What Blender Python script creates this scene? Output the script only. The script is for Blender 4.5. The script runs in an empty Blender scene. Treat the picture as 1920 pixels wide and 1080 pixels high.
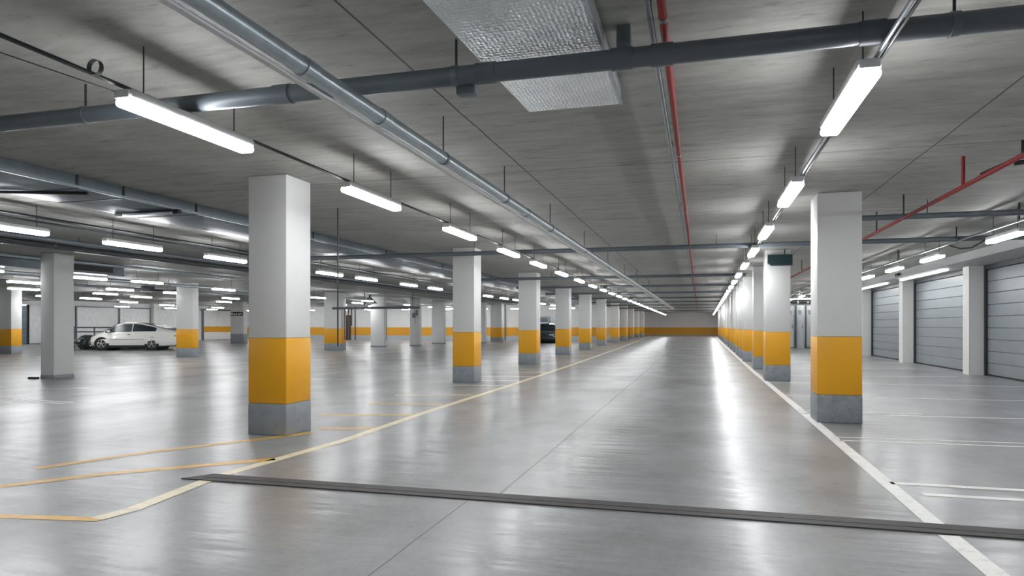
import bpy, bmesh, math, random
from mathutils import Vector, Matrix
random.seed(7)
PI = math.pi
C = bpy.context.scene.collection
H = 2.97          # ceiling height
ORD = ('nearest second third fourth fifth sixth seventh eighth ninth tenth eleventh twelfth thirteenth fourteenth '
       'fifteenth sixteenth seventeenth eighteenth nineteenth twentieth twenty-first twenty-second twenty-third '
       'twenty-fourth twenty-fifth twenty-sixth twenty-seventh twenty-eighth twenty-ninth thirtieth thirty-first thirty-second').split()

# ------------------------------------------------------------------ materials
def nt(name):
    m = bpy.data.materials.new(name); m.use_nodes = True
    t = m.node_tree; b = t.nodes['Principled BSDF']
    return m, t, b
def N(t, kind, **kw):
    n = t.nodes.new(kind)
    for k, v in kw.items():
        if k in n.inputs: n.inputs[k].default_value = v
        else: setattr(n, k, v)
    return n
def L(t, a, b): t.links.new(a, b)
def coords(t, scale=(1, 1, 1)):
    tc = N(t, 'ShaderNodeTexCoord'); mp = N(t, 'ShaderNodeMapping')
    mp.inputs['Scale'].default_value = scale
    L(t, tc.outputs['Object'], mp.inputs['Vector']); return mp.outputs['Vector']
def noise(t, vec, scale, detail=4, rough=.55):
    n = N(t, 'ShaderNodeTexNoise'); n.inputs['Scale'].default_value = scale
    n.inputs['Detail'].default_value = detail; n.inputs['Roughness'].default_value = rough
    L(t, vec, n.inputs['Vector']); return n.outputs['Fac']
def ramp(t, fac, stops):
    r = N(t, 'ShaderNodeValToRGB'); e = r.color_ramp.elements
    e[0].position, e[0].color = stops[0][0], (*stops[0][1], 1)
    e[1].position, e[1].color = stops[-1][0], (*stops[-1][1], 1)
    for p, c in stops[1:-1]:
        x = e.new(p); x.color = (*c, 1)
    L(t, fac, r.inputs['Fac']); return r.outputs['Color']
def mixc(t, fac, a, b, mode='MIX'):
    n = N(t, 'ShaderNodeMix'); n.data_type = 'RGBA'; n.blend_type = mode
    for s, v in ((n.inputs['Factor'], fac), (n.inputs['A'], a), (n.inputs['B'], b)): pass
    def put(sock, v):
        if hasattr(v, 'links'): L(t, v, sock)
        elif isinstance(v, (int, float)): sock.default_value = v
        else: sock.default_value = (*v, 1)
    put(n.inputs[0], fac); put(n.inputs[6], a); put(n.inputs[7], b)
    return n.outputs[2]
def math_(t, op, a, b=0.0):
    n = N(t, 'ShaderNodeMath'); n.operation = op
    for i, v in enumerate((a, b)):
        if hasattr(v, 'links'): L(t, v, n.inputs[i])
        else: n.inputs[i].default_value = v
    return n.outputs[0]
def bump(t, b, hgt, strength=.2, dist=.01):
    n = N(t, 'ShaderNodeBump'); n.inputs['Strength'].default_value = strength; n.inputs['Distance'].default_value = dist
    L(t, hgt, n.inputs['Height']); L(t, n.outputs['Normal'], b.inputs['Normal'])
def simple(name, col, rough=.5, metal=0.0, var=.08, scale=6, coat=0):
    m, t, b = nt(name)
    v = coords(t); f = noise(t, v, scale)
    c0 = tuple(max(0, x * (1 - var)) for x in col); c1 = tuple(min(1, x * (1 + var)) for x in col)
    L(t, ramp(t, f, ((.3, c0), (.7, c1))), b.inputs['Base Color'])
    b.inputs['Roughness'].default_value = rough; b.inputs['Metallic'].default_value = metal
    b.inputs['Coat Weight'].default_value = coat
    return m
def near_line(t, sock, at, half):
    return math_(t, 'LESS_THAN', math_(t, 'ABSOLUTE', math_(t, 'SUBTRACT', sock, at)), half)

def mat_floor():
    m, t, b = nt('polished_concrete')
    v = coords(t); big = noise(t, v, .35, 5, .6); mid = noise(t, coords(t, (.8, .5, 1)), 1.1, 6, .62); fine = noise(t, v, 22, 4)
    c = ramp(t, big, ((.3, (.155, .153, .146)), (.5, (.275, .283, .287)), (.72, (.365, .38, .395))))
    c = mixc(t, .5, c, ramp(t, mid, ((.34, (.105, .102, .094)), (.52, (.265, .272, .275)), (.68, (.37, .386, .402)))), 'MIX')
    c = mixc(t, .12, c, ramp(t, fine, ((.3, (.15, .15, .15)), (.7, (.6, .6, .6)))), 'MIX')
    sep = N(t, 'ShaderNodeSeparateXYZ'); L(t, coords(t), sep.inputs[0])
    x, y = sep.outputs[0], sep.outputs[1]
    wob = math_(t, 'MULTIPLY', math_(t, 'SUBTRACT', noise(t, v, .5), .5), .05)
    xa = math_(t, 'ADD', x, wob)
    far = math_(t, 'GREATER_THAN', y, 4.7)
    jl = math_(t, 'MULTIPLY', near_line(t, xa, -1.43, .011), far)
    jn = math_(t, 'MULTIPLY', near_line(t, xa, -1.6, .005), math_(t, 'SUBTRACT', 1, far))
    j = math_(t, 'MAXIMUM', jl, jn)
    c = mixc(t, math_(t, 'MULTIPLY', j, .8), c, (.04, .04, .04))
    L(t, c, b.inputs['Base Color'])
    r = ramp(t, mid, ((.3, (.44,) * 3), (.7, (.30,) * 3)))
    L(t, mixc(t, .3, r, ramp(t, fine, ((.3, (.30,) * 3), (.7, (.42,) * 3)))), b.inputs['Roughness'])
    b.inputs['Specular IOR Level'].default_value = .5
    b.inputs['Coat Weight'].default_value = .2; b.inputs['Coat Roughness'].default_value = .19
    rip = noise(t, coords(t, (.45, 1.9, 1)), 2.4, 3, .5)
    hgt = math_(t, 'ADD', math_(t, 'MULTIPLY', rip, 1.0), math_(t, 'MULTIPLY', fine, .012))
    bump(t, b, hgt, .45, .02); L(t, b.inputs['Normal'].links[0].from_socket, b.inputs['Coat Normal'])
    return m
def mat_ceiling():
    m, t, b = nt('raw_concrete_ceiling')
    st = noise(t, coords(t, (.55, 2.6, 1)), 2.0, 9, .7); blot = noise(t, coords(t), .7, 6, .6); sm = noise(t, coords(t, (.6, 1.6, 1)), 7, 8, .7)
    c = ramp(t, blot, ((.28, (.21, .207, .19)), (.5, (.345, .341, .316)), (.75, (.42, .416, .39))))
    c = mixc(t, .6, c, ramp(t, st, ((.34, (.11, .108, .098)), (.5, (.33, .327, .306)), (.68, (.46, .455, .425)))))
    c = mixc(t, .45, c, ramp(t, sm, ((.3, (.07, .069, .064)), (.41, (.30, .297, .278)), (.55, (.35, .347, .325)), (.7, (.47, .465, .435)))))
    sep = N(t, 'ShaderNodeSeparateXYZ'); L(t, coords(t), sep.inputs[0])
    x, y = sep.outputs[0], sep.outputs[1]
    wob = math_(t, 'MULTIPLY', math_(t, 'SUBTRACT', noise(t, coords(t), 1.2), .5), .03)
    xa = math_(t, 'ADD', x, wob); ya = math_(t, 'ADD', y, wob)
    j = None
    for s, at, hw in ((xa, -1.86, .008), (xa, 2.15, .007), (ya, 7.3, .008), (ya, 10.9, .009), (ya, 17.5, .012), (ya, 24, .014), (xa, 5.2, .008)):
        k = near_line(t, s, at, hw); j = k if j is None else math_(t, 'MAXIMUM', j, k)
    c = mixc(t, math_(t, 'MULTIPLY', j, .85), c, (.03, .03, .028))
    L(t, c, b.inputs['Base Color'])
    b.inputs['Roughness'].default_value = .62; b.inputs['Specular IOR Level'].default_value = .35
    bump(t, b, math_(t, 'ADD', st, math_(t, 'MULTIPLY', sm, .5)), .3, .01)
    return m
def mat_band(name, white, z0, z1, grey=None):
    m, t, b = nt(name)
    sep = N(t, 'ShaderNodeSeparateXYZ'); L(t, coords(t), sep.inputs[0]); z = sep.outputs[2]
    up = math_(t, 'GREATER_THAN', z, z1); lo = math_(t, 'LESS_THAN', z, z0)
    f = noise(t, coords(t), 2, 4)
    w = ramp(t, f, ((.3, tuple(x * .94 for x in white)), (.7, white)))
    c = mixc(t, up, (.72, .34, .015), w); c = mixc(t, lo, c, grey or w)
    L(t, c, b.inputs['Base Color']); b.inputs['Roughness'].default_value = .5
    return m
def mat_emit(name, col, s):
    m, t, b = nt(name)
    b.inputs['Base Color'].default_value = (.9, .9, .9, 1)
    b.inputs['Emission Color'].default_value = (*col, 1); b.inputs['Emission Strength'].default_value = s
    return m
def mat_duct():
    m, t, b = nt('embossed_foil')
    vo = N(t, 'ShaderNodeTexVoronoi'); vo.inputs['Scale'].default_value = 40; vo.inputs['Randomness'].default_value = .35
    L(t, coords(t, (1, .75, 1)), vo.inputs['Vector'])
    L(t, ramp(t, noise(t, coords(t), 3), ((.3, (.60, .65, .66)), (.7, (.80, .84, .85)))), b.inputs['Base Color'])
    b.inputs['Metallic'].default_value = .6; b.inputs['Roughness'].default_value = .3
    bump(t, b, vo.outputs['Distance'], .9, .016)
    return m
def mat_plinth():
    m, t, b = nt('scuffed_grey_plinth')
    sp = noise(t, coords(t), 55, 3, .6); bl = noise(t, coords(t), 8, 5)
    c = ramp(t, bl, ((.3, (.19, .215, .235)), (.7, (.29, .315, .335))))
    c = mixc(t, math_(t, 'GREATER_THAN', sp, .665), c, (.55, .57, .58))
    L(t, c, b.inputs['Base Color']); b.inputs['Roughness'].default_value = .5
    return m
def mat_paint_line(name, col):
    m, t, b = nt(name)
    f = noise(t, coords(t), 9, 6, .7)
    L(t, ramp(t, f, ((.28, tuple(x * .72 for x in col)), (.5, col))), b.inputs['Base Color'])
    b.inputs['Roughness'].default_value = .4
    return m
M = dict(
    floor=mat_floor(), ceil=mat_ceiling(),
    panelband=mat_band('panel_band_paint', (.82, .82, .82), .7, 1.2),
    white=simple('white_paint', (.74, .74, .73), .5, var=.02),
    pillar=simple('pillar_white_paint', (.72, .72, .715), .5, var=.02, scale=2),
    yellow=simple('amber_paint', (.80, .385, .012), .42, var=.03, scale=3),
    grey=simple('grey_plinth_paint', (.27, .30, .325), .45, var=.1, scale=9), plinth=mat_plinth(),
    wallend=mat_band('end_wall_paint', (.85, .85, .85), .12, 1.05, (.4, .42, .43)),
    wallback=mat_band('back_wall_paint', (.8, .8, .79), .42, 1.12, (.45, .5, .53)),
    wallplain=simple('plain_wall_paint', (.74, .75, .75), .5, var=.04, scale=1),
    pipe=simple('grey_plastic_pipe', (.12, .142, .165), .42, var=.06), steel=simple('galvanised_steel', (.42, .48, .52), .3, .7, .1, 12),
    dark=simple('dark_steel', (.03, .033, .038), .4, .2), black=simple('black_rubber', (.012, .012, .013), .5),
    tray=simple('dull_duct_metal', (.15, .18, .205), .4, .35, .12, 4), red=simple('red_pipe_paint', (.24, .008, .006), .6, var=.1),
    foil=mat_duct(), door=simple('door_panel_metal', (.255, .29, .315), .36, .2, .05, 1.5), doord=simple('door_panel_blue_grey', (.2, .25, .29), .4, .1, .08, 2),
    lamp=mat_emit('lamp_diffuser', (.97, .985, 1), 48), lampb=mat_emit('lamp_diffuser_bright', (.97, .985, 1), 60),
    lampf=mat_emit('lamp_strip', (1, .985, .96), 12),
    housing=simple('white_housing', (.8, .8, .8), .4, var=.02),
    beamgrey=simple('beam_grey_paint', (.42, .43, .435), .5, var=.04, scale=2),
    lwhite=mat_paint_line('white_floor_paint', (.92, .91, .88)), lyellow=mat_paint_line('yellow_floor_paint', (.78, .44, .07)), lcream=mat_paint_line('cream_floor_paint', (.83, .74, .52)),
    strip=simple('rubber_joint_strip', (.06, .056, .055), .6, var=.15, scale=14),
    sign=simple('dark_teal_plastic', (.012, .035, .042), .35), carwhite=simple('car_paint_white', (.78, .77, .73), .22, 0, .02, coat=.6),
    cardark=simple('car_paint_dark', (.02, .032, .04), .2, .2, .05, coat=.6), carorange=simple('car_paint_orange', (.5, .17, .04), .25, 0, .05, coat=.6),
    glass=simple('tinted_glass', (.012, .022, .028), .3, 0, .1), chrome=simple('bright_alloy', (.55, .55, .53), .25, .85), amber=simple('amber_lens', (.75, .36, .02), .25), redlens=simple('red_lens', (.5, .03, .02), .25),
    signw=simple('sign_white', (.8, .8, .8), .5), brown=simple('brown_pipe', (.17, .1, .065), .45), steelw=simple('white_cabinet_metal', (.66, .7, .73), .35), cabg=simple('grey_cabinet_metal', (.3, .34, .36), .35),
    tan=simple('tan_cloth', (.5, .35, .08), .7),
)

# ------------------------------------------------------------------ geometry helpers
def box(bm, x0, x1, y0, y1, z0, z1, bev=0.0):
    r = bmesh.ops.create_cube(bm, size=1)
    for v in r['verts']:
        v.co = Vector(((x0 + x1) / 2 + v.co.x * (x1 - x0), (y0 + y1) / 2 + v.co.y * (y1 - y0), (z0 + z1) / 2 + v.co.z * (z1 - z0)))
    if bev:
        es = list({e for v in r['verts'] for e in v.link_edges})
        bmesh.ops.bevel(bm, geom=es, offset=bev, segments=2, affect='EDGES', profile=.5)
def tube(bm, a, b, r, seg=16, r2=None):
    a, b = Vector(a), Vector(b); d = b - a
    q = Vector((0, 0, 1)).rotation_difference(d.normalized()).to_matrix().to_4x4()
    bmesh.ops.create_cone(bm, cap_ends=True, segments=seg, radius1=r, radius2=r if r2 is None else r2, depth=d.length,
                          matrix=Matrix.Translation((a + b) / 2) @ q)
def path(bm, pts, r, seg=10):
    for a, b in zip(pts, pts[1:]): tube(bm, a, b, r, seg)
    for p in pts[1:-1]: bmesh.ops.create_uvsphere(bm, u_segments=seg, v_segments=6, radius=r, matrix=Matrix.Translation(p))
def prism(bm, poly, z0, z1):
    lo = [bm.verts.new((x, y, z0)) for x, y in poly]; hi = [bm.verts.new((x, y, z1)) for x, y in poly]
    n = len(poly); bm.faces.new(lo[::-1]); bm.faces.new(hi)
    for i in range(n): bm.faces.new((lo[i], lo[(i + 1) % n], hi[(i + 1) % n], hi[i]))
def obj(name, fn, mat, parent=None, smooth=True):
    bm = bmesh.new(); fn(bm)
    bmesh.ops.recalc_face_normals(bm, faces=bm.faces)
    me = bpy.data.meshes.new(name); bm.to_mesh(me); bm.free()
    me.materials.append(M[mat])
    if smooth:
        me.shade_smooth(); me.set_sharp_from_angle(angle=math.radians(35))
    o = bpy.data.objects.new(name, me); C.objects.link(o)
    if parent: o.parent = parent
    return o
def tag(o, label, cat, group=None):
    o['label'] = label; o['category'] = cat
    if group: o['group'] = group
    return o
def thing(name, label, cat, loc=(0, 0, 0), rz=0, group=None):
    o = bpy.data.objects.new(name, None); o.empty_display_size = .1; C.objects.link(o)
    o.location = loc; o.rotation_euler = (0, 0, rz)
    return tag(o, label, cat, group)
def struct(name, fn, mat, parent=None):
    o = obj(name, fn, mat, parent, smooth=False)
    if not parent: o['kind'] = 'structure'
    return o
def dup(root, loc, rz, label, group=None, skip=()):
    r = root.copy(); C.objects.link(r); r.location = loc; r.rotation_euler = (0, 0, rz); r['label'] = label
    if group: r['group'] = group
    for ch in list(root.children):
        if ch.name.split('.')[0] in skip: continue
        c = ch.copy(); C.objects.link(c); c.parent = r
        for g in list(ch.children):
            d = g.copy(); C.objects.link(d); d.parent = c
    return r
B = lambda *a: (lambda bm: box(bm, *a))
T = lambda *a: (lambda bm: tube(bm, *a))

# ------------------------------------------------------------------ the shell
YB, YF, XL, XR = -9.0, 88.0, -52.0, 7.0
floor = struct('floor', B(XL, XR + .6, YB, YF + .3, -.2, 0), 'floor')
struct('ceiling', B(XL, XR + .6, YB, YF + .3, H, H + .25), 'ceil')
struct('wall_end', B(-8.2, 2.4, YF, YF + .3, 0, H), 'wallend')
struct('wall_back', B(-41.5, -8, 54, 54.3, 0, H), 'wallback')
struct('wall_back_left', B(-41.7, -41.5, 36, 54.3, 0, H), 'wallplain')
struct('wall_left_front', B(XL, -41.5, 36, 36.2, 0, H), 'wallplain')
struct('wall_left', B(XL - .2, XL, YB, 36.2, 0, H), 'wallplain')
struct('wall_behind', B(XL, XR + .6, YB - .2, YB, 0, H), 'wallplain')
struct('wall_far_left', B(-8.2, -8, 54.3, YF, 0, H), 'wallback')
struct('wall_far_right', B(2.2, 2.4, 42, YF, 0, H), 'wallback')
struct('wall_right_end', B(2.2, XR + .6, 42, 42.2, 0, H), 'wallplain')
def wall_right(bm):
    ys = [YB] + [v for y in (-3.5, 2.3, 8.0, 13.85, 19.7, 25.55, 31.4, 37.2) for v in (y, y + .42)] + [42]
    box(bm, 7.12, 7.6, YB, 42, 0, H)
    for y in (-3.5, 2.3, 8.0, 13.85, 19.7, 25.55, 31.4, 37.2):
        box(bm, 6.6, 7.12, y, y + .42, 0, 2.775, .006)
struct('wall_right', wall_right, 'white')
def beam(bm): box(bm, 6.0, 7.12, YB, 42, 2.775, H - .001)
struct('trim_1', beam, 'beamgrey')
# sectional garage doors along the right wall
for i, (a, b) in enumerate(((14.27, 19.7), (20.12, 25.55), (25.97, 31.4), (31.82, 37.2), (8.42, 13.85))):
    def slats(bm, a=a, b=b):
        n = 9; hh = 2.62 / n
        for k in range(n):
            box(bm, 6.98, 7.06, a + .1, b - .1, .04 + k * hh, .04 + (k + 1) * hh - .012, .006)
        box(bm, 7.02, 7.07, a + .1, b - .1, .04, 2.66)
    d = struct('door_%d' % (i + 1), slats, 'door')
    def frame(bm, a=a, b=b):
        box(bm, 6.93, 7.12, a, a + .1, 0, 2.775); box(bm, 6.93, 7.12, b - .1, b, 0, 2.775); box(bm, 6.93, 7.12, a + .1, b - .1, 2.665, 2.775)
    obj('door_frame', frame, 'dark', d, False)
    obj('bottom_seal', B(6.97, 7.07, a + .1, b - .1, 0, .04), 'black', d, False)
# left-hand service door and flush panel
def sd(bm):
    for k in range(9): box(bm, -46.1, -44.55, 35.9, 35.96, .05 + k * .285, .05 + (k + 1) * .285 - .02, .006)
d = struct('door_6', sd, 'doord'); obj('door_frame', lambda bm: (box(bm, -46.2, -46.1, 35.88, 36, 0, 2.7), box(bm, -44.55, -44.45, 35.88, 36, 0, 2.7), box(bm, -46.1, -44.55, 35.88, 36, 2.62, 2.7)), 'dark', d, False)
struct('door_7', B(-44.3, -42.5, 35.9, 35.99, .06, 2.62, .01), 'signw')
for k, (a, b) in enumerate(((37.0, 40.4), (40.6, 43.4), (44.3, 48.5))):
    d = struct('door_%d' % (8 + k), B(-41.5, -41.42, a, b, .05, 2.55, .01), 'signw')
    obj('door_frame', lambda bm, a=a, b=b: (box(bm, -41.5, -41.4, a - .07, a, 0, 2.62), box(bm, -41.5, -41.4, b, b + .07, 0, 2.62), box(bm, -41.5, -41.4, a, b, 2.55, 2.62)), 'tray', d, False)
d = struct('door_12', B(-41.5, -41.42, 49.4, 52.9, .05, 2.6, .01), 'panelband'); obj('door_frame', lambda bm: (box(bm, -41.5, -41.4, 49.2, 49.4, 0, 2.7), box(bm, -41.5, -41.4, 52.9, 53.1, 0, 2.7), box(bm, -41.5, -41.38, 49.4, 52.9, 2.6, 2.7)), 'tray', d, False)
struct('trim_2', B(-41.5, -41.1, 43.5, 44.2, 0, H), 'white')
struct('trim_3', lambda bm: [box(bm, x, x + .08, 53.9, 54, 0, H) for x in (-38.5, -34, -29.4, -26.4, -23.6, -21.1, -18.4, -15.6)], 'tray')
d = struct('door_11', B(-30.9, -29.9, 53.9, 53.98, 0, 2.1), 'glass'); obj('door_frame', lambda bm: (box(bm, -31.0, -30.9, 53.85, 54, 0, 2.2), box(bm, -29.9, -29.8, 53.85, 54, 0, 2.2), box(bm, -30.9, -29.9, 53.85, 54, 2.1, 2.2)), 'dark', d, False)

# ------------------------------------------------------------------ floor markings (painted on the floor)
def ribbon(name, pts, w, mat, z=.002, label=None):
    def f(bm):
        ps = [Vector((x, y, 0)) for x, y in pts]; n = len(ps); lo = []
        for i, p in enumerate(ps):
            t = (ps[min(i + 1, n - 1)] - ps[max(i - 1, 0)]).normalized(); nn = Vector((-t.y, t.x, 0))
            lo.append((bm.verts.new(p + nn * w / 2 + Vector((0, 0, z))), bm.verts.new(p - nn * w / 2 + Vector((0, 0, z)))))
        for (a, b), (c, d) in zip(lo, lo[1:]): bm.faces.new((a, b, d, c))
        bmesh.ops.recalc_face_normals(bm, faces=bm.faces)
        for fc in bm.faces:
            if fc.normal.z < 0: fc.normal_flip()
    bm = bmesh.new(); f(bm); me = bpy.data.meshes.new(name); bm.to_mesh(me); bm.free(); me.materials.append(M[mat])
    o = bpy.data.objects.new(name, me); C.objects.link(o); o.parent = floor
    if label: o['label'] = label
    return o
ribbon('lane_line', [(1.46, 1.5), (1.43, 4.58)], .115, 'lwhite')
ribbon('lane_line', [(1.43, 4.8), (1.44, 10), (1.42, 20), (1.5, 40), (1.7, 70), (1.9, 86)], .115, 'lwhite')
ribbon('lane_line', [(-3.86, 4.75), (-3.74, 6.6), (-3.82, 9), (-3.84, 14), (-3.95, 22), (-4.4, 40), (-5.0, 58), (-5.9, 86)], .12, 'lcream', label='cream painted line along left edge of the driving lane')
ribbon('bay_line', [(-3.76, 3.5), (-3.72, 3.75), (-3.84, 4.62)], .12, 'lcream', .003)
ribbon('bay_line', [(-5.4, 3.25), (-4.43, 3.38), (-3.72, 3.5)], .085, 'lyellow')
ribbon('bay_line', [(-6.6, 3.2), (-5.25, 4.0), (-4.8, 4.62), (-4.4, 4.99), (-3.84, 5.52)], .125, 'lyellow')
ribbon('bay_line', [(-5.6, 4.6), (-5.21, 5.57), (-4.85, 6.14), (-4.37, 6.98)], .12, 'lyellow')
for k, (x0, y0, x1, y1, mt) in enumerate(((-4.45, 7.3, -3.84, 7.5, 'lyellow'), (-5.13, 8.43, -3.9, 8.77, 'lyellow'), (-5.17, 9.84, -3.95, 10.1, 'lyellow'), (-5.3, 11.19, -3.95, 11.6, 'lcream'),
        (-5.0, 13.4, -3.9, 13.65, 'lwhite'), (-5.1, 14.6, -3.9, 14.87, 'lwhite'), (-5.16, 15.9, -3.9, 16.2, 'lwhite'), (-5.63, 17.36, -3.95, 17.78, 'lwhite'))):
    ribbon('bay_line', [(x0, y0), (x1, y1)], .11, mt)
for x0, y0, x1, y1 in ((-13.06, 9.98, -11.9, 10.9), (-11.9, 8.95, -9.84, 8.72), (-11.4, 8.7, -9.84, 8.55), (-10.5, 13.5, -8, 14.2), (-12.5, 16.5, -10, 17.2)):
    ribbon('bay_line', [(x0, y0), (x1, y1)], .07, 'lwhite')
for x0, y0, x1, y1, w in ((1.46, 8.3, 6.5, 8.55, .055), (1.47, 8.07, 6.5, 8.3, .055), (1.46, 5.99, 6.5, 5.98, .085), (1.59, 5.65, 6.5, 5.68, .085), (1.4, 10.42, 6.5, 10.75, .07), (1.4, 10.72, 3.05, 10.8, .05),
        (1.48, 12.98, 6.5, 13.2, .07), (1.48, 13.3, 2.9, 13.36, .05), (1.5, 15.95, 6.45, 16.22, .08), (1.5, 18.2, 6.1, 18.9, .08), (1.5, 21.3, 6.0, 22.0, .09), (1.55, 24.8, 6.5, 25.4, .1), (1.5, 28.2, 6.5, 28.6, .1), (1.5, 3.6, 6.5, 3.6, .085)):
    ribbon('bay_line', [(x0, y0), (x1, y1)], w, 'lwhite')
st = thing('joint_cover_strip', 'long dark grey rubber strip laid across the lane floor in the foreground', 'floor strip', (-4.07, 4.7, 0))
obj('cover', lambda bm: prism(bm, [(0, -.105), (.14, .105), (10.6, .105), (10.6, -.105)], 0, .01), 'strip', st, False)
obj('raised_rib', B(.15, 10.6, -.02, .02, .01, .012), 'strip', st, False)

# ------------------------------------------------------------------ pillars
def pillar(label, x, y, w, dp, mats, group, zs=(.36, 1.11), right=True):
    """x, y = near inner corner; the pillar runs away from the lane and away from the camera"""
    cx = x - w / 2 if right else x + w / 2
    t = thing('concrete_pillar', label, 'pillar', (cx, y + dp / 2, 0), 0, group)
    a, b = w / 2, dp / 2
    if mats == 'plain':
        obj('shaft', B(-a, a, -b, b, .09, H, .012), 'pillar', t)
        obj('plinth', B(-a - .004, a + .004, -b - .004, b + .004, 0, .09, .004), 'grey', t)
    elif mats == 'half':
        obj('shaft', B(-a, a, -b, b, .68, H, .012), 'pillar', t)
        obj('plinth', B(-a - .004, a + .004, -b - .004, b + .004, 0, .68, .004), 'grey', t)
    else:
        obj('shaft', B(-a, a, -b, b, zs[1], H, .012), 'pillar', t)
        obj('painted_band', B(-a - .002, a + .002, -b - .002, b + .002, zs[0], zs[1], .012), 'yellow', t)
        obj('plinth', B(-a - .004, a + .004, -b - .004, b + .004, 0, zs[0], .012), 'plinth' if mats == 'scuff' else 'grey', t)
    return t
GL = 'amber banded pillars along the left of the lane'; GR = 'amber banded pillars along the right of the lane'
LP = [(-4.51, 6.7, .5, .5), (-4.76, 14.06, .5, .5), (-5.05, 21.15, .6, .55), (-5.36, 28.44, .6, .55), (-5.5, 35.0, .58, .6), (-5.72, 42.6, .58, .55), (-5.87, 51.0, .6, .6), (-6.02, 58.6, .6, .6), (-6.15, 66.2, .6, .6), (-6.25, 73.1, .6, .6), (-6.3, 80.5, .7, .6)]
for i, (x, y, w, dp) in enumerate(LP):
    pillar('%s amber and white pillar of the row along the left edge of the lane' % ('large nearest' if i == 0 else ORD[i]), x, y, w, dp, 'band', GL)
RP = [(1.465, 9.5), (1.44, 16.35), (1.5, 20.7), (1.47, 25.0), (1.5, 27.7), (1.52, 30.6), (1.55, 34), (1.58, 38), (1.62, 42.7), (1.66, 48), (1.7, 53), (1.74, 58), (1.78, 63), (1.84, 69), (1.9, 76)]
for i, (x, y) in enumerate(RP):
    pillar('%s amber and white pillar of the row along the right edge of the lane' % ('large nearest' if i == 0 else ORD[i]), x, y, .53, .53, 'scuff' if i < 2 else 'band', GR, right=False)
pillar('plain white pillar with thin grey foot left of the white car', -14.59, 12.42, .4, .53, 'plain', None)
pillar('amber banded pillar cut by the left edge of the photo', -29.34, 22.92, .9, .5, 'band', None)
pillar('wide amber banded pillar standing in front of the white car tail', -19.4, 22.5, .78, .34, 'band', None)
pD = pillar('white pillar with pale grey foot and a small dark sign near its top', -31.2, 41.2, 1.08, .4, 'half', None)
pillar('amber banded pillar with brown pipes on its side beside the hanging cord', -17.6, 30.9, .98, .5, 'band', None)
pillar('plain white pillar under the cone lamp in the middle of the hall', -17.82, 36.2, .86, .3, 'plain', None)
pillar('plain white pillar with small switch boxes, right of the cone lamp', -16.64, 38.7, .66, .3, 'plain', None)
pillar('wide plain white pillar just left of the second lane pillar', -16.97, 43.7, .92, .3, 'plain', None)
pillar('narrow plain white pillar just right of the second lane pillar', -14.9, 46.5, .5, .35, 'plain', None)
pillar('short looking amber banded pillar between second and third lane pillars', -14.7, 50, .9, .5, 'band', None)
wd = thing('rubber_wedge', 'small black rubber wedge lying at the foot of plain white pillar', 'wedge', (-15.1, 12.35, 0)); obj('wedge', lambda bm: prism(bm, [(-.12, -.06), (.13, -.06), (.1, .05), (-.08, .06)], 0, .05), 'black', wd)
sb = thing('switch_box', 'small grey switch boxes with cables on plain white pillar', 'switch box', (-16.9, 38.69, 1.9))
obj('box', B(-.2, -.02, -.1, 0, -.15, .15, .01), 'tray', sb); obj('box', B(.04, .14, -.08, 0, 0, .3, .01), 'tray', sb)
obj('conduit', lambda bm: (tube(bm, (-.11, -.04, .15), (-.11, -.04, 1.07), .02), tube(bm, (.09, -.04, .3), (.09, -.04, 1.07), .02), tube(bm, (-.05, -.03, -.15), (-.05, -.03, -.55), .015)), 'steel', sb)
sg = thing('sign_plate', 'small black sign with blurred white lettering on white pillar', 'sign', (-31.75, 41.195, 2.1))
obj('plate', B(-.5, .5, -.04, 0, -.14, .14, .01), 'black', sg)
def marks(bm):
    bmesh.ops.create_cone(bm, cap_ends=True, segments=20, radius1=.085, radius2=.085, depth=.006, matrix=Matrix.Translation((-.38, -.042, .01)) @ Matrix.Rotation(PI / 2, 4, 'X'))
    x = -.25
    for w, h0, h1 in ((.05, -.08, .02), (.08, -.08, .05), (.06, -.08, .0), (.04, -.08, .07), (.05, -.07, -.03), (.05, -.08, .07), (.09, -.08, .03), (.05, -.02, .08), (.05, -.08, .05)):
        box(bm, x, x + w * .8, -.046, -.04, h0, h1); x += w + .02
obj('lettering', marks, 'signw', sg)
ts = thing('sign_box', 'dark teal box sign near the top of second right pillar', 'sign', (1.74, 16.345, 2.72))
def signbody(bm):
    pts = [(-.26, .13), (.255, .13), (.255, -.115), (-.19, -.115), (-.26, -.055)]
    a = [bm.verts.new((x, -.13, z)) for x, z in pts]; b = [bm.verts.new((x, 0, z)) for x, z in pts]
    bm.faces.new(a); bm.faces.new(b[::-1])
    for i in range(5): bm.faces.new((a[i], a[(i + 1) % 5], b[(i + 1) % 5], b[i]))
obj('sign_body', signbody, 'sign', ts, False)
obj('rim', lambda bm: (box(bm, -.26, .255, -.135, -.13, .115, .13), box(bm, .24, .255, -.135, -.13, -.115, .115)), 'dark', ts, False)
obj('stem', T((.1, -.06, .13), (.1, -.06, H - 2.72), .012), 'dark', ts)

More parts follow.
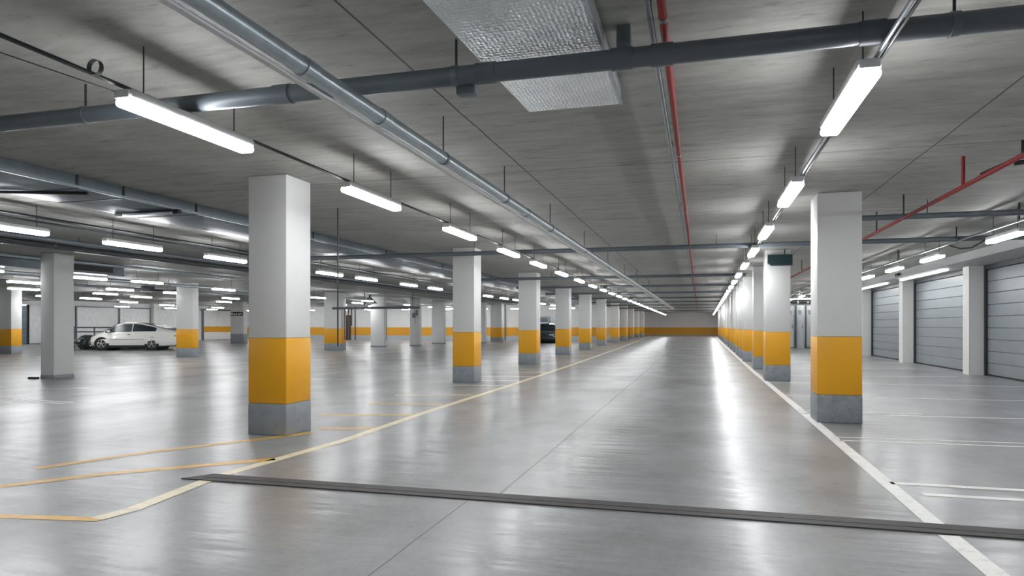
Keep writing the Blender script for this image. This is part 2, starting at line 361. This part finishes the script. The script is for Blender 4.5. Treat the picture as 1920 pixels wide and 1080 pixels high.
# ------------------------------------------------------------------ tube lights
ZL = 2.60
def make_light(label, x, y, group):
    t = thing('tube_light', label, 'light', (x, y, ZL), 0, group)
    def dif(bm): box(bm, -.06, .06, -.58, .58, -.045, .006, .02)
    obj('diffuser', dif, 'lamp', t)
    obj('housing', B(-.062, .062, -.57, .57, .006, .06, .012), 'housing', t)
    for s in (-1, 1):
        obj('end_cap', B(-.05, .05, s * .58 - .012, s * .58 + .008, .0, .05, .006), 'housing', t)
    for s in (-.42, .42):
        obj('hanger_rod', T((0, s, .06), (0, s, H - ZL), .0045, 6), 'dark', t)
    return t
L0 = None
L1 = None
def light(label, x, y, group, rods=True):
    global L0, L1
    if L0 and not rods:
        if L1 is None:
            L1 = dup(L0, (x, y, ZL), 0, label, group)
            for c in L1.children:
                if c.name.startswith('diffuser'): c.data = c.data.copy(); c.data.materials[0] = M['lampb']
            return L1
        return dup(L1, (x, y, ZL), 0, label, group)
    if L0 is None: L0 = make_light(label, x, y, group); return L0
    return dup(L0, (x, y, ZL), 0, label, group, () if rods else ('hanger_rod', 'end_cap'))
ylist = [3.83, 6.5, 9.27, 11.94, 14.4, 17.1, 19.9] + [19.9 + 2.75 * k for k in range(1, 24)]
for i, y in enumerate(ylist):
    light('%s lit tube light from the camera in the row above the left lane edge' % ORD[i], -3.3 - .0085 * (y - 3.8), y, 'tube lights above the left lane edge')
ylist = [4.5, 7.42, 10.34, 13.05, 15.9, 18.9] + [18.9 + 2.8 * k for k in range(1, 24)]
for i, y in enumerate(ylist):
    light('%s lit tube light from the camera in the row above the right lane edge' % ORD[i], .86 + .009 * (y - 4.5), y, 'tube lights above the right lane edge')
for i, y in enumerate([7.1, 9.25, 11.55, 15.5, 17.5, 20.4, 22.7, 26, 29, 31.6, 33.9, 37, 40, 43, 46.5, 50]):
    light('%s lit tube light in the row just beyond the wide flat side duct' % ORD[i], -9.15, y, 'tube lights beyond the side duct', False)
for i, (x, y) in enumerate([(-16.5, 12.1), (-16.5, 15.1), (-16.3, 17.0), (-16.9, 21.2), (-17.3, 24.4), (-17.5, 28.6), (-17.2, 33), (-19.2, 35.6), (-18, 40), (-18.4, 45), (-18.6, 50)]):
    light('%s lit tube light in the row deep in the hall behind the plain pillar' % ORD[i], x, y, 'tube lights deep in the hall', False)
for i, (x, y) in enumerate([(-20.0, 16.1), (-20.6, 20.2), (-20.6, 22.9), (-22.0, 28.1), (-22, 34), (-21.8, 38.3), (-21.5, 42), (-21.4, 48)]):
    light('%s lit tube light in the row seen past the plain pillars' % ORD[i], x, y, 'tube lights seen past the plain pillars', False)
for i, (x, y) in enumerate([(-23.7, 19.0), (-23.9, 22.7), (-24.9, 25.6), (-25.5, 32), (-26, 38), (-26, 44), (-26, 50)]):
    light('%s lit tube light in the row over the front of the white car' % ORD[i], x, y, 'tube lights over the white car', False)
for i, (x, y) in enumerate([(-28.5, 24.0), (-28.7, 26.4), (-31, 31), (-33, 36), (-34, 42), (-34, 48), (-36, 27), (-40, 30), (-33.5, 21.5), (-40, 22)]):
    light('%s lit tube light near the back left walls' % ORD[i], x, y, 'tube lights near the back left walls', False)
for i, x in enumerate([-38.5 + 3.1 * k for k in range(10)]):
    o = light('%s lit crosswise tube light from the left in front of the back wall' % ORD[i].replace('nearest', 'first'), x, 51.2, 'crosswise tube lights by the back wall', False)
    o.rotation_euler.z = PI / 2
for i, (x, y) in enumerate(((-38.6, 38), (-38.6, 42.5), (-38.6, 47))):
    light('%s lit tube light from the left along the pale wall behind the car' % ORD[i].replace('nearest', 'first'), x, y, 'tube lights along the pale wall', False)
for i, (x, y) in enumerate(((-44.6, 33.2), (-41.9, 33.2), (-48, 33.2))):
    o = light('%s crosswise tube light by the grey door at far left' % ('left', 'right', 'outermost')[i], x, y, 'tube lights by the grey door', False); o.rotation_euler.z = PI / 2
for i, y in enumerate([11.86, 15.2, 17.9, 20.6, 23.6, 26.6, 29.6, 33, 36.5]):
    light('%s lit tube light in the row before the garage doors' % ORD[i], 4.45, y, 'tube lights before the garage doors')
for i, (x, y) in enumerate([(-3.3, .6), (.85, 1.2), (-3.3, -3), (.85, -3), (4.45, 8.6), (4.45, 5), (4.45, 0), (-9.15, 4), (-9.15, -1), (-16.6, 7), (-16.6, 0), (-21, 10), (-21, 2), (-27, 16)]):
    light('lit tube light hanging outside the photo near the camera', x, y, 'tube lights out of the photo')
sl = thing('strip_light', 'bright slim strip light under the beam above the middle garage door', 'light', (6.35, 22.6, 2.774))
obj('diffuser', B(-.05, .05, -2.1, 2.1, -.05, -.012, .01), 'lampf', sl); obj('housing', B(-.06, .06, -2.1, 2.1, -.012, 0), 'housing', sl)
sl2 = dup(sl, (6.35, 28.6, 2.775), 0, 'slim strip light under the beam above the farthest visible garage door')
sl3 = thing('strip_light', 'bright slim strip light above the white lockers at the end', 'light', (5.6, 40.2, 2.72))
obj('diffuser', B(-1.0, 1.0, -.06, .06, 0, .05, .01), 'lampf', sl3); obj('hanger_rod', lambda bm: [tube(bm, (s, 0, .05), (s, 0, H - 2.72), .01, 6) for s in (-.8, .8)], 'dark', sl3)

# ------------------------------------------------------------------ pipes, rails and ducts
def pipe(name, label, cat, a, b, r, mat, rods=(), group=None, couplings=(), clamps=(), rodmat='dark', rr=.006, seg=20, up=H):
    a, b = Vector(a), Vector(b); d = (b - a).normalized()
    t = thing(name, label, cat, a, 0, group)
    obj('pipe', T((0, 0, 0), b - a, r, seg), mat, t)
    for f in couplings:
        p = (b - a) * f; obj('coupling', T(p - d * .06, p + d * .06, r * 1.12, seg), mat, t)
    for f in rods:
        p = (b - a) * f; rd = obj('hanger_rod', T(p + Vector((0, 0, r * .8)), (p.x, p.y, up - a.z), rr, 8), rodmat, t)
        obj('clamp', T(p - d * .02, p + d * .02, r * 1.1, seg), 'tray', rd)
    return t
# big pipe crossing the lane overhead
xp = pipe('drain_pipe', 'thick grey pipe crossing the whole lane overhead in the foreground', 'pipe', (-9, 3.83, 2.75), (5.5, 3.83, 2.75), .056, 'pipe',
          rods=((9 - 1.41) / 14.5, (9 - 4.21) / 14.5, (9 + 1.22) / 14.5), couplings=((9 - 2.6) / 14.5, (9 - 1.22) / 14.5, (9 - .42) / 14.5, (9 - .2) / 14.5, (9 + .85) / 14.5), rr=.008)
obj('support_bracket', B(9 - .46, 9 - .38, .06, .14, 0, H - 2.75, .004), 'tray', xp)
obj('junction_box', B(9 - 1.42, 9 - 1.3, .02, .1, -.1, -.045, .006), 'tray', xp)
# long pale steel pipe down the lane
lp = pipe('steel_pipe', 'long pale steel pipe running down the lane left of centre', 'pipe', (-2.03, -1, 2.625), (-2.0, 56, 2.625), .05, 'steel',
          rods=[(y + 1) / 57 for y in (5.2, 7.0, 9.3, 12.2, 15.5, 19, 23, 28)], couplings=[(y + 1) / 57 for y in (3.2, 4.1, 8)])
obj('cable_rail', B(-.078, -.042, 0, 56.5, -.062, -.045), 'housing', lp)
# red and grey pipe pair over the lane
pipe('sprinkler_pipe', 'thin red pipe running along the ceiling over the middle of the lane', 'pipe', (-.18, -1, 2.85), (-.24, 84, 2.85), .022, 'red', rods=[(y + 1) / 85 for y in (3.6, 6.5, 9.8, 13.5, 18)], rr=.012)
pipe('conduit_pipe', 'thin dark grey pipe running beside the red ceiling pipe', 'pipe', (-.245, -1, 2.85), (-.305, 84, 2.85), .016, 'pipe', rods=[(y + 1) / 85 for y in (3.6, 6.5, 9.8)], rr=.006)
# red pipe over the right-hand bays
rp = pipe('sprinkler_pipe', 'red pipe over the right parking bays with red and black hangers', 'pipe', (2.58, 1, 2.66), (2.54, 40, 2.66), .022, 'red', rods=[(y - 1) / 39 for y in (9.9, 11.3, 15.5, 19)], rr=.011)
obj('branch_pipe', T((0, 6.85, .0), (0, 6.85, H - 2.66), .018, 12), 'red', rp)
bk = thing('pipe_bracket', 'black angled bracket arms by the red pipe at the right edge', 'bracket', (2.9, 7.3, 2.80))
obj('arm', lambda bm: path(bm, [Vector((-.12, .65, 0)), Vector((-.02, 0, .02)), Vector((.1, -.9, .05))], .02), 'black', bk); obj('arm', T((-.05, .1, -.02), (.5, -.1, .0), .022, 10), 'black', bk); obj('post', T((-.02, 0, .02), (-.02, 0, H - 2.801), .012, 8), 'black', bk)
# cross pipes further down
for i, y in enumerate((13.3, 20.9, 25.9, 31.2, 37, 43, 50, 58, 68)):
    pipe('cross_pipe', '%s thin dark pipe crossing the lane ceiling beyond the thick foreground pipe' % ORD[i], 'pipe', (-9 if i == 0 else -7, y, 2.75), (6 if i == 0 else 1.3, y, 2.75), .045, 'pipe',
         rods=[.62, .3], group='cross pipes down the lane', seg=12)
pipe('cross_pipe', 'thin dark pipe above the right parking bays behind the nearest right pillar', 'pipe', (1.7, 10.4, 2.75), (6.0, 10.4, 2.75), .04, 'pipe', rods=[.3, .7], seg=12)
# light rails
def rail(label, x0, y0, x1, y1, z=2.71, r=.016, mat='dark'):
    return pipe('light_rail', label, 'rail', (x0, y0, z), (x1, y1, z), r, mat, seg=10)
r = rail('dark conduit carrying the tube lights above the left lane edge', -3.275, -1, -3.989, 83, 2.676, .0125)
def hook(bm):
    bmesh.ops.create_cone(bm, cap_ends=False, segments=16, radius1=.045, radius2=.045, depth=.03, matrix=Matrix.Translation((-.01, 4.05, .03)) @ Matrix.Rotation(PI / 2, 4, 'X'))
obj('hook_clamp', hook, 'dark', r)
rail('silver conduit carrying the tube lights above the right lane edge', .86, -1, 1.55, 83, 2.676, .012, 'steel')
rail('thin dark conduit beside the right lane edge light row', .89, -1, 1.58, 83, 2.676, .009)
rail('dark conduit above the lights beyond the wide side duct', -9.35, 0, -9.35, 52, 2.84, .022)
rail('second dark conduit beyond the wide side duct', -9.75, 0, -9.75, 52, 2.84, .018)
pipe('conduit_pipe', 'bright silver conduit in front of the garage doors', 'pipe', (4.3, 2, 2.72), (4.3, 40, 2.72), .018, 'steel', rods=[(y - 2) / 38 for y in (11.0, 13.4, 17, 21)], rr=.012, seg=12)
cb = thing('feed_cable', 'black cable sagging from silver conduit to the garage side light', 'cable', (4.35, 13.9, 2.7))
obj('cable', lambda bm: path(bm, [Vector((0, 0, 0)), Vector((.04, -.4, -.1)), Vector((.08, -.8, -.13)), Vector((.1, -1.3, -.06))], .012), 'black', cb)
pipe('wire_line', 'thin wire strung beside the nearest left tube light', 'wire', (-3.62, 1.0, 2.63), (-3.34, 3.25, 2.64), .003, 'dark', seg=6)
# embossed foil duct
d = thing('ceiling_duct', 'embossed silver foil ventilation duct on the ceiling over the lane', 'duct', (0, 0, 0))
def foil(bm):
    lo = [(-1.22, 4.86), (-.54, 4.86), (-.52, .5), (-1.42, .5)]
    a = [bm.verts.new((x, y, 2.83)) for x, y in lo]; b = [bm.verts.new((x, y, H)) for x, y in lo]
    bm.faces.new(a); bm.faces.new(b)
    for i in range(4): bm.faces.new((a[i], a[(i + 1) % 4], b[(i + 1) % 4], b[i]))
    bmesh.ops.recalc_face_normals(bm, faces=bm.faces)
    bmesh.ops.bevel(bm, geom=[e for e in bm.edges], offset=.008, segments=2, affect='EDGES')
obj('duct_body', foil, 'foil', d)
obj('edge_trim', lambda bm: prism(bm, [(-.545, 4.865), (-.53, 4.865), (-.51, .5), (-.53, .5)], 2.826, 2.84), 'steel', d, False)
# wide flat side duct
sd_ = thing('flat_duct', 'wide flat grey duct hung under the ceiling beyond the left pillars', 'duct', (-7.35, 0, 2.82))
obj('duct_body', B(-.5, .5, 1, 46, 0, .149, .004), 'tray', sd_)
obj('edge_flange', lambda bm: (box(bm, .5, .53, 1, 46, .0, .03), box(bm, -.53, -.5, 1, 46, 0, .03)), 'steel', sd_, False)
for y in (6.1, 6.75, 8.0, 11, 14, 17.5, 22):
    obj('joint_strap', B(-.51, .512, y, y + .03, -.006, .149), 'dark', sd_, False)
c1 = thing('support_bar', 'black bar fixed under the flat side duct near its front', 'bar', (-7.0, 6.2, 2.80))
obj('bar', T((.1, .1, 0), (-1.1, -.35, 0), .018, 10), 'black', c1); obj('post', T((.0, .06, 0), (.0, .06, .02), .012, 8), 'black', c1)
c2 = thing('support_bar', 'dark double bar under the flat side duct left of the nearest pillar', 'bar', (-6.85, 7.6, 2.78))
obj('bar', B(-.95, .1, -.05, .02, -.02, .04, .005), 'dark', c2); obj('bar', B(-.75, .05, -.12, -.08, -.03, 0, .005), 'steel', c2); obj('post', T((0, 0, .03), (0, 0, .045), .02, 8), 'dark', c2)
pipe('hanging_cord', 'thin dark cord hanging from the ceiling right of the nearest pillar', 'cord', (-5.09, 8.84, .95), (-5.09, 8.84, H), .011, 'dark', seg=8)
# left hall service runs
for i, (x, z, rr_, m_) in enumerate(((-11.6, 2.85, .04, 'pipe'), (-12.2, 2.83, .035, 'dark'), (-12.5, 2.86, .03, 'steel'), (-15.35, 2.885, .04, 'steel'), (-19, 2.78, .05, 'steel'), (-22.8, 2.80, .05, 'pipe'))):
    pipe('service_pipe', '%s long service pipe from the lane under the ceiling of the left hall' % ORD[i], 'pipe', (x, 0, z), (x, 52, z), rr_, m_, rods=(.2, .4, .6), group='service pipes of the left hall', seg=12)
ct = thing('cable_tray', 'wide dark cable tray under the left hall ceiling above the plain pillar', 'cable tray', (-13.0, 0, 2.84))
obj('tray', B(-.14, .14, 0, 50, .01, .06), 'dark', ct, False); obj('flange', B(.14, .155, 0, 50, 0, .08), 'tray', ct, False)
for y in (8, 16, 24, 32): obj('hanger_rod', T((0, y, .1), (0, y, H - 2.841), .01, 6), 'dark', ct)
d2 = thing('ventilation_duct', 'deep blue grey ventilation duct behind the plain white pillar', 'duct', (-15.75, 0, 2.66))
obj('duct_body', B(-.4, -.02, 2, 15.6, 0, H - 2.661), 'tray', d2, False); obj('grille', B(-.02, .0, 13.6, 15.2, .06, .2), 'black', d2, False)
# branch pipe with drops by the piped pillar
bp = thing('branch_pipe', 'grey branch pipe with brown drops beside the amber banded pillar', 'pipe', (-17.4, 31.0, 2.15))
obj('pipe', T((-.6, -.25, 0), (4.2, -.25, .0), .06, 12), 'pipe', bp)
for dx in (.02, .22, .4):
    obj('drop_pipe', T((dx, -.12, 0), (dx, -.12, -1.6 if dx < .3 else -.9), .035, 10), 'brown', bp)
for dx in (1.2, 3.8): obj('hanger_rod', T((dx, -.25, .05), (dx, -.25, H - 2.15), .015, 8), 'dark', bp)
cl = thing('cone_lamp', 'grey cone shaped lamp hanging above a plain white pillar', 'lamp', (-17.7, 34.2, 2.5))
obj('shade', T((0, 0, 0), (0, 0, .33), .42, 24, .1), 'tray', cl); obj('stem', T((0, 0, .33), (0, 0, H - 2.501), .06, 12), 'dark', cl); obj('lens', T((0, 0, -.04), (0, 0, 0), .2, 20), 'housing', cl)
cm = thing('security_camera', 'small dark security camera under the beam above the garage doors', 'camera', (5.93, 23.5, 2.86))
obj('mount', B(0, .07, -.03, .03, -.04, .04, .005), 'dark', cm); obj('camera_body', T((-.02, .06, -.02), (-.06, -.14, -.06), .04, 14), 'black', cm); obj('lens', T((-.06, -.14, -.06), (-.065, -.165, -.065), .025, 12), 'chrome', cm)
# dome unit in the left hall
dm = thing('ceiling_fan_unit', 'round dark fan unit on the ceiling above the white car', 'fan', (-23.0, 24.0, 2.74))
obj('drum', T((0, 0, 0), (0, 0, H - 2.74), .28, 20), 'dark', dm); obj('arm', T((0, 0, .05), (1.3, .6, .05), .035, 10), 'dark', dm); obj('grille', T((0, 0, -.02), (0, 0, 0), .2, 20), 'tray', dm)

# ------------------------------------------------------------------ guard rail, lockers, cabinets
gr = thing('guard_rail', 'dark metal guard rail standing behind the bonnet of the white car', 'railing', (-34.3, 31.7, 0))
for z in (.9, 1.15): obj('rail', T((-1.5, 0, z), (1.6, 0, z), .035, 10), 'tray', gr)
for x in (-1.4, .1, 1.5): obj('post', T((x, 0, 0), (x, 0, 1.2), .04, 10), 'tray', gr)
LKN = ('left hand', 'middle', 'right hand')
for i, x in enumerate((4.98, 5.5, 6.0)):
    t = thing('metal_locker', '%s tall pale metal locker between the two nearest right pillars' % LKN[i], 'locker', (x, 40.9, 0), math.radians(-25), 'lockers at the end of the right bays')
    obj('cabinet', B(-.2, .2, -.2, .2, 0, 2.4, .008), 'steelw' if i % 2 else 'cabg', t)
    dd = obj('door', B(-.18, .18, -.225, -.2, .08, 2.36, .005), 'steelw', t)
    obj('handle', B(.11, .13, -.25, -.225, 1.1, 1.3), 'dark', dd)
    obj('vent', lambda bm: [box(bm, -.1, .08, -.23, -.225, 1.9 + .06 * k, 1.93 + .06 * k) for k in range(4)], 'tray', dd)
tc = thing('pipe_manifold', 'dark tangle of valves and pipes above the pale lockers', 'pipes', (5.6, 41.0, 2.5))
obj('header_pipe', lambda bm: (tube(bm, (-.9, 0, .05), (.9, 0, .05), .05), tube(bm, (-.9, -.1, .2), (.9, -.1, .2), .03)), 'dark', tc)
for k in range(7): obj('valve', lambda bm, k=k: (tube(bm, (-.8 + k * .26, -.05, -.05), (-.8 + k * .26, -.05, H - 2.5), .025, 8), box(bm, -.86 + k * .26, -.74 + k * .26, -.12, 0, .02, .1, .01)), 'dark' if k % 2 else 'steel', tc)
# equipment rack visible in the gap beyond the third lane pillar
rk = thing('equipment_rack', 'grey equipment rack with a red cabinet at the back wall', 'rack', (-12.6, 53.5, 0))
obj('cabinet', B(-.6, .9, -.35, .35, 0, 2.0, .01), 'cabg', rk); obj('red_cabinet', B(-.95, -.62, -.35, .3, 0, 2.1, .01), 'red', rk)
for k in range(5): obj('drawer', B(-.5, .85, -.38, -.35, .1 + k * .37, .42 + k * .37, .008), 'steelw' if k % 2 else 'tray', rk)

# ------------------------------------------------------------------ cars
def loft(bm, secs):
    rings = []
    for x, half in secs:
        ring = [bm.verts.new((x, -y, z)) for y, z in half] + [bm.verts.new((x, y, z)) for y, z in half[::-1] if y > 1e-6]
        rings.append(ring)
    n = len(rings[0])
    for a, b in zip(rings, rings[1:]):
        for i in range(n):
            j = (i + 1) % n
            bm.faces.new((a[i], a[j], b[j], b[i]))
    bm.faces.new(rings[0]); bm.faces.new(rings[-1][::-1])
def interp(tab, x):
    for a, b in zip(tab, tab[1:]):
        if a[0] <= x <= b[0]:
            f = (x - a[0]) / (b[0] - a[0]); f2 = f * f * (3 - 2 * f) * .35 + f * .65
            return [p + (q - p) * f2 for p, q in zip(a[1:], b[1:])]
    return list(tab[-1][1:])
WX = (.6, 2.95)     # axle positions from the nose
def make_car(label, loc, heading, paint, low=0):
    root = thing('coupe_car', label, 'car', loc, heading)
    # x, bottom, shoulder, halfwidth, centre top
    tab = [(0, .32, .60, .68, .64), (.07, .25, .70, .78, .73), (.35, .21, .80, .86, .84), (.62, .2, .90, .875, .93), (1.4, .2, .92, .88, .95), (2.4, .2, .935, .885, .96), (3.3, .2, .955, .88, .975), (3.95, .22, .945, .865, .975), (4.3, .28, .91, .84, .94), (4.46, .34, .86, .79, .89), (4.54, .42, .78, .73, .80)]
    if low: tab = [(0, .26, .44, .68, .47), (.1, .2, .52, .78, .54), (.5, .18, .64, .84, .66), (1.1, .18, .76, .87, .78), (1.7, .18, .86, .88, .9)] + tab[5:]
    secs = []
    k = 0
    while k <= 60:
        x = 4.54 * k / 60; zb, zs, w, zt = interp(tab, x)
        secs.append((x, [(0, zb), (w * .86, zb), (w * .955, zb + .05), (w * .985, zb + .2 * (zs - zb)), (w * 1.0, zb + .5 * (zs - zb)), (w * .985, zb + .55 * (zs - zb)), (w * .965, zs - .06), (w * .92, zs - .01), (w * .8, zs + .25 * (zt - zs)), (w * .4, zs + .8 * (zt - zs)), (0, zt)]))
        k += 1
    body = obj('body', lambda bm: loft(bm, secs), paint, root)
    # wheel arches cut out of the shell
    def cutter(bm):
        for wx in WX:
            for s in (-1, 1): tube(bm, (wx, s * .5, .33), (wx, s * 1.1, .33), .43, 32)
    cut = obj('cutter', cutter, 'black')
    md = body.modifiers.new('arches', 'BOOLEAN'); md.operation = 'DIFFERENCE'; md.object = cut; md.solver = 'EXACT'
    bpy.context.view_layer.update()
    me = bpy.data.meshes.new_from_object(body.evaluated_get(bpy.context.evaluated_depsgraph_get()))
    body.modifiers.clear(); body.data = me
    bpy.data.objects.remove(cut)
    for wx in WX: obj('arch_liner', T((wx, -.62, .33), (wx, .62, .33), .425, 28), 'black', root)
    # greenhouse: x, base z, top z, base halfwidth, top halfwidth
    gt = [(.5, .87, .875, .74, .72), (.85, .90, 1.09, .80, .68), (1.22, .925, 1.35, .815, .61), (1.6, .935, 1.425, .82, .58), (2.25, .945, 1.415, .82, .575), (2.75, .955, 1.31, .815, .59), (3.4, .96, 1.13, .79, .62), (4.1, .965, .985, .74, .68)]
    if low: gt = [(x + low * (4.1 - x) / 3.6, zb - .05, zt - .12, wb, wt) for x, zb, zt, wb, wt in gt]
    X0, X1 = gt[0][0], gt[-1][0]; q = lambda x: X0 + (x - .5) * (X1 - X0) / 3.6
    gs = []
    for k in range(41):
        x = X0 + (X1 - X0) * k / 40; zb, zt, wb, wt = interp(gt, x)
        gs.append((x, [(0, zb - .03), (wb, zb - .03), (wb, zb), (wt + .02, zt - .05 * min(1, (zt - zb) * 4)), (wt - .06, zt - .008), (wt * .5, zt + .012), (0, zt + .018)]))
    obj('cabin_shell', lambda bm: loft(bm, gs), paint, root)
    def side(x, f, s):
        zb, zt, wb, wt = interp(gt, x); z1 = zt - .05 * min(1, (zt - zb) * 4)
        return Vector((x, s * (wb + (wt + .02 - wb) * f + .014), zb + (z1 - zb) * f))
    def panel(bm, xs, s, f0, f1):
        prev = None
        for x in xs:
            a, b = bm.verts.new(side(x, f0, s)), bm.verts.new(side(x, f1, s))
            if prev: bm.faces.new((prev[0], a, b, prev[1]))
            prev = (a, b)
    for s in (-1, 1):
        obj('door_window', lambda bm, s=s: panel(bm, [q(.74 + .03105 * k) for k in range(41)], s, .04, .95), 'glass', root)
        obj('quarter_window', lambda bm, s=s: panel(bm, [q(2.03 + .0275 * k) for k in range(41)], s, .05, .95), 'glass', root)
        obj('side_trim', lambda bm, s=s: box(bm, .95, 2.58, s * .882 - .012, s * .882 + .008, .56, .58), 'tray', root)
        obj('door_handle', B(1.8, 1.94, s * .872 - .012, s * .872 + .012, .80, .83, .004), 'dark', root)
        obj('sill', B(.92, 2.62, s * .84 - .04, s * .84 + .04, .14, .27, .01), 'black', root)
        mr = obj('mirror', B(q(.86), q(.86) + .15, s * .9 - .06, s * .9 + .06, .93, 1.03, .02), paint, root)
        for wx in WX:
            wl = obj('wheel', lambda bm, s=s, wx=wx: (tube(bm, (wx, s * .66, .345), (wx, s * .865, .345), .345, 32),), 'black', root)
            def rim(bm, s=s, wx=wx):
                bmesh.ops.create_cone(bm, cap_ends=True, segments=28, radius1=.22, radius2=.21, depth=.02, matrix=Matrix.Translation((wx, s * .867, .345)) @ Matrix.Rotation(PI / 2, 4, 'X'))
            obj('rim', rim, 'dark', wl)
            def spokes(bm, s=s, wx=wx):
                for q in range(5):
                    an = 2 * PI * q / 5 + .3
                    tube(bm, (wx + .04 * math.cos(an), s * .885, .345 + .04 * math.sin(an)), (wx + .19 * math.cos(an), s * .88, .345 + .19 * math.sin(an)), .028, 8)
                tube(bm, (wx, s * .87, .345), (wx, s * .9, .345), .06, 16)
                for q in range(28):
                    a0, a1 = 2 * PI * q / 28, 2 * PI * (q + 1) / 28
                    tube(bm, (wx + .2 * math.cos(a0), s * .877, .345 + .2 * math.sin(a0)), (wx + .2 * math.cos(a1), s * .877, .345 + .2 * math.sin(a1)), .014, 6)
            obj('spokes', spokes, 'chrome', wl)
        obj('tail_light', B(4.0, 4.53, s * .68 - .2, s * .68 + .185, .70, .79, .02), 'amber', root)
        obj('reverse_light', B(4.22, 4.545, s * .62 - .2, s * .62 + .215, .705, .785, .015), 'signw', root)
        obj('headlight', B(-.02, .14, s * .52 - .17, s * .52 + .17, .40 if low else .55, .48 if low else .64, .02), 'chrome', root)
    def topp(x, f):
        zb, zt, wb, wt = interp(gt, x); return (x, f * (wt - .09), zt + .024)
    def sheet(bm, xs):
        prev = None
        for x in xs:
            r = [bm.verts.new(topp(x, f)) for f in (-1, -.5, 0, .5, 1)]
            if prev:
                for i in range(4): bm.faces.new((prev[i], prev[i + 1], r[i + 1], r[i]))
            prev = r
    obj('windshield', lambda bm: sheet(bm, [q(.6 + .0175 * k) for k in range(37)]), 'glass', root)
    obj('rear_window', lambda bm: sheet(bm, [q(2.55 + .032 * k) for k in range(40)]), 'glass', root)
    obj('number_plate', B(4.53, 4.55, -.26, .26, .62, .73, .003), 'signw', root)
    obj('rear_bumper', B(3.5, 4.57, -.80, .80, .24, .44, .04), 'dark', root)
    obj('front_bumper', B(-.03, .12, -.66, .66, .28, .44, .03), 'dark', root)
    return root
def place_car(label, cx, cy, head, paint, low=0):
    # head = direction the tail points to, measured from +X; cx, cy = middle of the car
    return make_car(label, (cx - 2.25 * math.cos(head), cy - 2.25 * math.sin(head), 0), head, paint, low)
place_car('old white fastback coupe parked behind the plain white pillar', -27.9, 28.8, math.radians(25), 'carwhite')
place_car('dark low car whose nose shows in front of the white coupe', -30.7, 30.3, math.radians(60), 'cardark', 1.0)
place_car('orange car mostly hidden behind the tail of white coupe', -32.9, 34.6, math.radians(34), 'carorange')
place_car('dark car seen in the gap beyond third left lane pillar', -10.9, 49.4, math.radians(95), 'cardark')

# ------------------------------------------------------------------ camera and world
w = bpy.data.worlds.new('World'); bpy.context.scene.world = w; w.use_nodes = True
w.node_tree.nodes['Background'].inputs['Color'].default_value = (.5, .55, .6, 1); w.node_tree.nodes['Background'].inputs['Strength'].default_value = .1
cam = bpy.data.cameras.new('Camera'); co = bpy.data.objects.new('Camera', cam); C.objects.link(co)
co.location = (0, 0, 1.25); co.rotation_euler = (PI / 2, 0, math.radians(15.5))
cam.sensor_width = 36; cam.lens = 1269 / 1920 * 36; cam.shift_y = 71 / 1920; cam.clip_end = 300; cam.clip_start = .05
sc = bpy.context.scene; sc.camera = co
sc.view_settings.view_transform = 'Standard'; sc.view_settings.look = 'None'; sc.view_settings.exposure = 0.16
